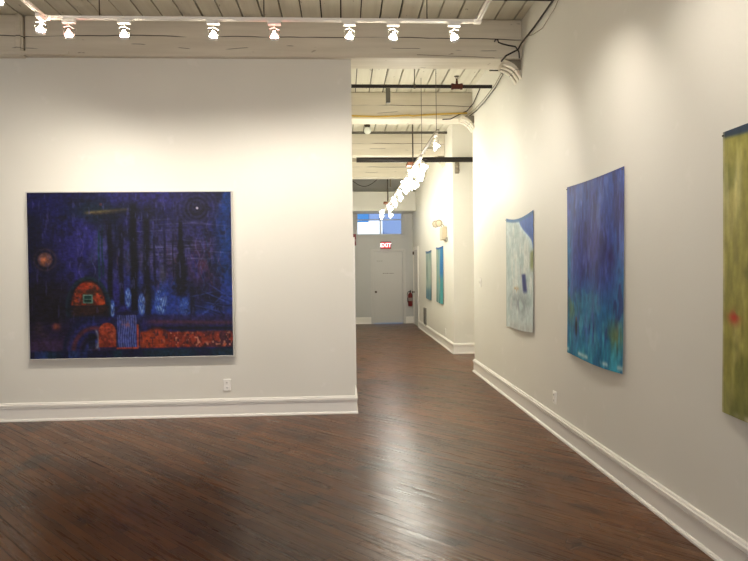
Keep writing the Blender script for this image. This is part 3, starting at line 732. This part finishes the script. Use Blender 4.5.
def white_paper():
    k = Canvas(100, 150); u, v = k.u, k.v; n = k.n
    k.fill((190, 202, 200)); k.lay(ss(n(5, 8, 41), .4, .7), (168, 186, 184), .8); k.lay(ss(n(12, 5, 42), .55, .7), (214, 218, 212), .8)
    edge = .50+.48*ss(v, -.02, .30)
    k.lay(ss(u, edge-.02, edge+.01)*(1-ss(v, .29, .33)), (62, 96, 172)); k.lay(np.exp(-((u-edge+.03)/.04)**2)*(1-ss(v, .28, .34)), (196, 216, 224), .8)
    k.lay(1-ss(v, .018, .04), (48, 96, 146), .95)
    k.lay(ss(u, .86, .94)*ss(v, .31, .35)*(1-ss(v, .44, .52)), (132, 138, 84), .85)
    c = .68+.26*(v-.5)*1.2; k.lay(np.exp(-((u-c-.03)/.06)**4)*ss(v, .49, .52)*(1-ss(v, .64, .69)), (48, 56, 112), .95); k.lay(np.exp(-((u-.62)/.02)**2-((v-.48)/.06)**2), (150, 130, 128), .4)
    k.lay(np.exp(-((u-.44)/.1)**2-((v-.64)/.02)**2)*ss(n(22, 40, 43), .45, .6), (178, 134, 62), .9)
    k.lay(np.exp(-((u-.55)/.3)**2-((v-.76)/.09)**2)*ss(n(8, 9, 44), .3, .6), (132, 136, 142), .85); k.lay(ss(v, .9, 1)*ss(n(9, 5, 45), .3, .6), (176, 178, 174), .8)
    k.lay(1-ss(u, .01, .035), (120, 140, 140), .5)
    k.c *= (.92+.16*n(40, 30, 46, 2))[..., None]; return k
def yellow_paper():
    k = Canvas(110, 150); u, v = k.u, k.v; n = k.n
    k.fill((150, 144, 68)); k.lay(ss(n(16, 4, 51), .4, .65), (182, 172, 100), .7); k.lay(ss(n(6, 6, 52), .5, .7), (112, 114, 48), .7)
    k.lay(np.exp(-((u-.08)/.1)**2-((v-.2)/.12)**2)*ss(n(30, 4, 53), .4, .65), (196, 190, 126), .8)
    k.lay(np.exp(-((u-.10)/.045)**2-((v-.655)/.022)**2)*ss(n(20, 30, 54), .25, .5), (196, 62, 44), .95)
    k.lay(ss(v, .8, .98), (120, 122, 70), .6); k.lay((1-ss(v-.05*u, .012, .03)), (34, 52, 76), .95); k.lay(ss(u, .5, .9)*ss(n(5, 4, 55), .4, .6), (70, 110, 90), .7)
    k.lay((1-ss(u, .004, .02))*.7, (190, 182, 150)); k.lay(ss(v, .975, .99)*ss(n(9, 2, 56), .4, .6), (196, 188, 160), .8)
    k.c *= (.86+.28*n(40, 20, 57, 2))[..., None]; return k
def teal_paper():
    k = Canvas(60, 90); u, v = k.u, k.v; n = k.n
    k.fill((128, 160, 156)); k.lay(1-ss(u, .25, .5), (158, 160, 138)); k.lay(ss(u, .55, .75)*(1-ss(v, .45, .7)), (40, 110, 172)); k.lay(ss(u, .6, .8)*ss(v, .5, .7), (64, 150, 150), .9)
    k.lay(ss(n(16, 3, 61), .45, .7), (60, 136, 150), .6); k.lay(np.exp(-((u-.6)/.06)**2-((v-.58)/.1)**2), (180, 140, 80), .7); k.lay(ss(n(12, 3, 62), .6, .7)*ss(v, .6, .8), (40, 90, 90), .6); k.lay(1-ss(v, .02, .05), (30, 80, 140))
    return k
def sage_paper():
    k = Canvas(60, 90); u, v = k.u, k.v; n = k.n
    k.fill((160, 176, 168)); k.lay(ss(n(10, 3, 71), .4, .7), (118, 148, 144), .7); k.lay(ss(v, .65, .85), (70, 110, 128), .8); k.lay(ss(n(14, 4, 72), .55, .7), (194, 196, 176), .6)
    k.lay(np.exp(-((u-.3)/.05)**2-((v-.4)/.2)**2), (92, 84, 60), .7); k.lay((1-ss(v, .02, .06)), (50, 90, 130), .9); return k

def sheet(k, P, th=.002):
    """grid mesh from a canvas; P(u, v, arrays) -> world points of its face; closed with a back sheet th behind (normal by du x dv)"""
    pts = P(k.u, k.v); nv, nu = k.nv, k.nu
    du = np.gradient(pts, axis=1); dv = np.gradient(pts, axis=0); nn = np.cross(dv, du); nn /= np.linalg.norm(nn, axis=2, keepdims=True)
    back = pts - nn*th
    V = np.concatenate([pts.reshape(-1, 3), back.reshape(-1, 3)]); N = nu*nv
    idx = np.arange(N).reshape(nv, nu)
    a, b, c, d = idx[:-1, :-1].ravel(), idx[:-1, 1:].ravel(), idx[1:, 1:].ravel(), idx[1:, :-1].ravel()
    F = [np.stack([a, d, c, b], 1), np.stack([a, b, c, d], 1)+N]
    def rim(e): F.append(np.stack([e[:-1], e[1:], e[1:]+N, e[:-1]+N], 1))
    rim(idx[0, :]); rim(idx[::-1, 0]); rim(idx[-1, ::-1]); rim(idx[:, -1])
    F = np.concatenate(F)
    me = bpy.data.meshes.new('sheet'); me.from_pydata(V.tolist(), [], F.tolist())
    at = me.color_attributes.new('pigment', 'FLOAT_COLOR', 'POINT')
    lin = k.linear().reshape(-1, 3); col = np.ones((2*N, 4)); col[:N, :3] = lin; col[N:, :3] = .6
    at.data.foreach_set('color', col.ravel().astype(np.float32))
    me.polygons.foreach_set('use_smooth', [True]*len(me.polygons)); me.set_sharp_from_angle(angle=math.radians(50)); me.update()
    return me
def link(me, name, mat, parent=None):
    me.name = name; me.materials.append(M[mat]); o = bpy.data.objects.new(name, me); COL.objects.link(o)
    if parent: o.parent = parent; o.matrix_parent_inverse = Matrix.Translation(-Vector(parent.location))
    return o

# big framed forest painting on the partition
FX0, FX1, FZ0, FZ1 = -3.232, -1.147, .637, 2.362
g = empty('framed_painting', ((FX0+FX1)/2, YP, FZ0), 'large dark blue forest painting with an orange arched barn in a thin pale frame', 'painting')
def P(u, v): return np.stack([FX0+.012+u*(FX1-FX0-.024), np.full_like(u, YP-.046), FZ1-.010-v*(FZ1-FZ0-.020)], 2)
link(sheet(forest(), P, .03), 'canvas', 'paint', g)
mb = MB(); y0, y1 = YP-.050, YP-.012
for a, b in (((FX0, FZ0), (FX0+.011, FZ1)), ((FX1-.011, FZ0), (FX1, FZ1)), ((FX0+.011, FZ0), (FX1-.011, FZ0+.011)), ((FX0+.011, FZ1-.011), (FX1-.011, FZ1))):
    mb.box((a[0], y0, a[1]), (b[0], y1, b[1]), .002)
mb.build('frame', 'frame', g)
mb = MB(); mb.box((FX0+.4, YP-.016, FZ1-.12), (FX1-.4, YP, FZ1-.06)); mb.build('hanging_rail', 'brown', g)

# unframed paper paintings on the right walls; u runs away from the viewer's left: far edge (large Y) to near edge
def wall_paper(fn, yfar, ynear, ztop, zbot, X, bow, label, top_sag=.03, lift=.02, rise=0):
    def P(u, v):
        y = yfar+(ynear-yfar)*u
        sag = top_sag*np.sin(PI*np.clip(u, 0, 1))*(1-v)
        z = ztop-v*(ztop-zbot) - sag + .006*np.sin(u*5+1)*v + rise*u*v
        x = X-.006-bow*np.sin(PI*u)*(v**1.5)*.9 - lift*(v**3)*(.4+.6*u) - .006*np.sin(PI*u)*(1-v) - .010*np.sin(v*PI)*np.sin(u*7)**2
        return np.stack([x, y, z], 2)
    o = link(sheet(fn(), P, .0015), 'paper_painting', 'paper')
    tag(o, label, 'painting', 'unframed paper paintings')
    me = o.data; k_nu = None
    for (yy, zz) in ((yfar-.012, ztop-.02), (ynear+.012, ztop-.02)):
        # push pin: shaft into the wall, small head in front of the paper
        dx = .012 if zz > ztop-.1 else .03
        MB().lathe([(0, 0), (.0015, 0), (.0015, dx), (.004, dx), (.0045, dx+.004), (0, dx+.005)], (X-.0006, yy, zz), (-1, 0, 0), 8).build('push_pin', 'rod', o)
    return o
wall_paper(white_paper, 6.965, 5.95, 2.105, .835, XR, .020, 'white and grey unframed paper painting with a blue top corner', .045, .015, .035)
wall_paper(blue_paper, 5.04, 3.995, 2.205, .79, XR, .030, 'deep blue and teal unframed paper painting pinned to the gallery wall', .010, .02)
wall_paper(yellow_paper, 2.935, 1.93, 2.19, .775, XR, .03, 'olive-yellow unframed paper painting with a red spot, cut off by the picture edge', .0, .02)
wall_paper(teal_paper, 12.62, 11.72, 1.985, .835, XC, .02, 'teal and beige unframed paper painting on the corridor wall below the emergency light', .02, .015)
wall_paper(sage_paper, 14.22, 13.3, 1.955, .835, XC, .02, 'pale grey-green unframed paper painting deepest in the corridor', .02, .015)

# ------------------------------------------------------------------ small wall fittings
def outlet(loc, nrm, label, w=.072, h=.115):
    """duplex outlet; nrm is '-y' or '-x' facing"""
    g = empty('wall_outlet', loc, label, 'outlet', 'wall outlets')
    x, y, z = loc
    def bx(a0, a1, z0, z1, d0, d1, bev=0):
        if nrm == '-y': return ((x+a0, y-d1, z+z0), (x+a1, y-d0, z+z1), bev)
        return ((x-d1, y+a0, z+z0), (x-d0, y+a1, z+z1), bev)
    MB().box(*bx(-w/2, w/2, -h/2, h/2, 0, .011, .003)).build('cover_plate', 'plastic', g)
    for s in (-1, 1):
        sk = MB().box(*bx(-.017, .017, s*.027-.015, s*.027+.015, .011, .0135, .001)).build('socket', 'plastic', g)
        mb = MB()
        for a in (-.008, .006): mb.box(*bx(a, a+.004, s*.027-.004, s*.027+.006, .0135, .0145))
        mb.box(*bx(-.0025, .0025, s*.027-.012, s*.027-.007, .0135, .0145))
        o = mb.build('socket_slots', 'slot'); o.parent = sk; o.matrix_parent_inverse = sk.matrix_basis.inverted() @ Matrix.Identity(4)
        o.location = -Vector(g.location)*0
    return g
outlet((-1.235, YP, .333), '-y', 'white wall outlet low on the partition beneath the forest painting', .078, .12)
outlet((XR, 5.38, .335), '-x', 'white wall outlet low on the gallery wall beyond the blue paper painting')
outlet((XC, 11.55, .31), '-x', 'tiny wall outlet low on the corridor wall below the teal paper painting')
g = empty('light_switch', (XR, 8.31, 1.325), 'white light switch on the gallery wall near the alcove corner', 'switch')
MB().box((XR-.010, 8.275, 1.265), (XR, 8.345, 1.385), .002).build('cover_plate', 'plastic', g)
MB().box((XR-.022, 8.305, 1.318), (XR-.010, 8.315, 1.34), .001).build('toggle', 'white', g)
# corner guard on the partition's free end
o = MB().box((XP, YP-.012, .30), (XP+.016, YP+.05, 1.87), .002).build('corner_guard', 'white'); tag(o, 'long narrow white strip up the partition\'s free corner', 'corner guard')
g = empty('fire_alarm_pull', (XP, 6.8, 1.86), 'small red pull box at the partition\'s corridor side', 'fire alarm')
MB().box((XP, 6.80, 1.80), (XP+.040, 6.88, 1.93), .004).build('box', 'red', g)
MB().box((XP+.010, 6.788, 1.845), (XP+.034, 6.80, 1.87), .002).build('pull_handle', 'label', g)
# vent grille
g = empty('vent_grille', (XC, 14.4, .37), 'narrow grey vent grille low on the corridor wall before the side door', 'vent')
MB().box((XC-.010, 14.24, .17), (XC, 14.62, .585), .002).build('vent_backing', 'ventd', g)
mb = MB()
for k in range(13): mb.box((XC-.018, 14.26, .19+k*.03), (XC-.008, 14.60, .206+k*.03), .001)
for a, b in (((14.23, .16), (14.255, .595)), ((14.605, .16), (14.63, .595)), ((14.255, .16), (14.605, .18)), ((14.255, .575), (14.605, .595))): mb.box((XC-.02, a[0], a[1]), (XC, b[0], b[1]), .001)
mb.build('louvre_frame', 'vent', g)
# exit sign
g = empty('exit_sign', (1.20, YF, 2.21), 'lit red exit sign above the far door', 'sign')
MB().box((1.05, YF-.05, 2.105), (1.35, YF-.0185, 2.315), .006).build('housing', 'exitbox', g)
MB().box((1.07, YF-.053, 2.125), (1.33, YF-.049, 2.295), .001).build('sign_face', 'exitred', g)
cu = bpy.data.curves.new('letters', 'FONT'); cu.body = 'EXIT'; cu.size = .155; cu.align_x = 'CENTER'; cu.align_y = 'CENTER'; cu.extrude = .002; cu.offset = .002
to = bpy.data.objects.new('letters_src', cu); COL.objects.link(to)
bpy.context.view_layer.update()
me = bpy.data.meshes.new_from_object(to.evaluated_get(bpy.context.evaluated_depsgraph_get())); bpy.data.objects.remove(to)
me.name = 'letters'; me.transform(Matrix.Translation((1.20, YF-.055, 2.21)) @ Matrix.Rotation(PI/2, 4, 'X')); me.materials.clear()
link(me, 'letters', 'exitlet', g)
# fire extinguisher
ex, ey = 1.873, YF-.085
g = empty('fire_extinguisher', (ex, ey, .50), 'red fire extinguisher hanging beside the far door', 'fire extinguisher')
MB().lathe([(0, 0), (.05, 0), (.062, .012), (.065, .03), (.065, .30), (.055, .345), (.03, .37), (.022, .385), (0, .385)], (ex, ey, .49), (0,0,1), 24).build('cylinder', 'red', g, smooth=True)
mb = MB(); mb.rod((ex, ey, .87), (ex, ey, .91), .018, 12); mb.box((ex-.02, ey-.07, .905), (ex+.02, ey+.04, .918), .002); mb.box((ex-.015, ey-.08, .935), (ex+.015, ey+.02, .944), .002); mb.rod((ex, ey+.01, .9), (ex, ey+.01, .94), .008, 8)
mb.build('valve_handle', 'blackr', g)
MB().tube([(ex-.015, ey-.01, .90), (ex-.06, ey-.03, .90), (ex-.085, ey-.035, .84), (ex-.082, ey-.035, .70), (ex-.075, ey-.035, .60)], .010, 8).build('hose', 'blackr', g, smooth=True)
MB().lathe([(.066, 0), (.067, 0), (.067, .09), (.066, .09), (.066, 0)], (ex, ey, .64), (0,0,1), 24).build('paper_label', 'label', g)
MB().box((ex-.03, ey+.064, .6), (ex+.03, YF, .85), .002).build('wall_bracket', 'blackr', g)
# emergency light
g = empty('emergency_light', (XC, 11.5, 2.2), 'beige emergency light with two round heads above the teal paper painting', 'emergency light')
MB().box((XC-.085, 11.30, 2.08), (XC, 11.62, 2.33), .012, 2).build('battery_box', 'beige', g)
MB().box((XC-.03, 11.22, 2.04), (XC, 11.30, 2.12), .004).build('junction_box', 'vent', g)
for yy, xx in ((11.60, XC-.16), (11.38, XC-.13)):
    h = MB().lathe([(0, -.05), (.03, -.048), (.06, -.02), (.068, .01), (.068, .03), (.055, .03), (0, .02)], (xx, yy, 2.40), (-.5, -.75, -.15), 20).build('lamp_head', 'signal', g, smooth=True)
    o = MB().lathe([(0, .026), (.054, .026), (.05, .034), (0, .040)], (xx, yy, 2.40), (-.5, -.75, -.15), 20).build('lens', 'beige'); o.parent = h; o.matrix_parent_inverse = h.matrix_basis.inverted()
    MB().tube([(XC-.045, yy-.03, 2.325), (XC-.06, yy-.01, 2.36), (xx+.02, yy+.015, 2.40)], .009, 8).build('lamp_arm', 'signal', g)
# alarm on the alcove's return wall
g = empty('alarm_horn', (2.04, 10.65, 3.32), 'small grey double-round fixture high on the pale wall under the thick pipe', 'alarm')
MB().box((2.005, 10.62, 3.22), (2.085, 10.65, 3.42), .008).build('backplate', 'signal', g)
for zz in (3.365, 3.275): MB().lathe([(0, 0), (.036, 0), (.036, .03), (.024, .045), (0, .045)], (2.045, 10.62, zz), (0,-1,0), 18).build('round_lens', 'signal', g, smooth=True)

# fix parenting of grand-children: their meshes are in world coordinates
bpy.context.view_layer.update()
for o in bpy.data.objects:
    if o.parent and o.type == 'MESH' and o.location.length < 1e-9:
        o.matrix_parent_inverse = o.parent.matrix_world.inverted()
        bpy.context.view_layer.update()

# ------------------------------------------------------------------ daylight outside
W = bpy.data.worlds.new('dusk_sky'); S.world = W; W.use_nodes = True
bg = W.node_tree.nodes['Background']; bg.inputs[0].default_value = (*srgb(80, 138, 205), 1); bg.inputs[1].default_value = 1.0
L = bpy.data.lights.new('sun', 'SUN'); L.energy = 4.0; L.angle = .02; L.color = (1, .98, .92)
o = bpy.data.objects.new('sun', L); COL.objects.link(o); o.location = (0, 10, 20); o.rotation_euler = (math.radians(48), 0, math.radians(-12))

# ------------------------------------------------------------------ camera
cam = bpy.data.cameras.new('camera'); co = bpy.data.objects.new('camera', cam); COL.objects.link(co)
cam.sensor_width = 36; cam.lens = 600/748*36; cam.clip_start = .05; cam.clip_end = 200
co.matrix_world = Matrix.Translation((0, 0, 1.52)) @ (Matrix.Rotation(math.radians(-2.91), 4, 'Z') @ Matrix.Rotation(math.radians(89.0), 4, 'X') @ Matrix.Rotation(math.radians(-.7), 4, 'Z'))
S.camera = co
S.view_settings.view_transform = 'Standard'; S.view_settings.look = 'None'; S.view_settings.exposure = .36; S.view_settings.gamma = 1
S.view_settings.use_curve_mapping = False
try:
    S.cycles.use_denoising = True; S.cycles.denoiser = 'OPENIMAGEDENOISE'; S.cycles.max_bounces = 8; S.cycles.diffuse_bounces = 5
    S.cycles.sample_clamp_indirect = 6
except Exception: pass
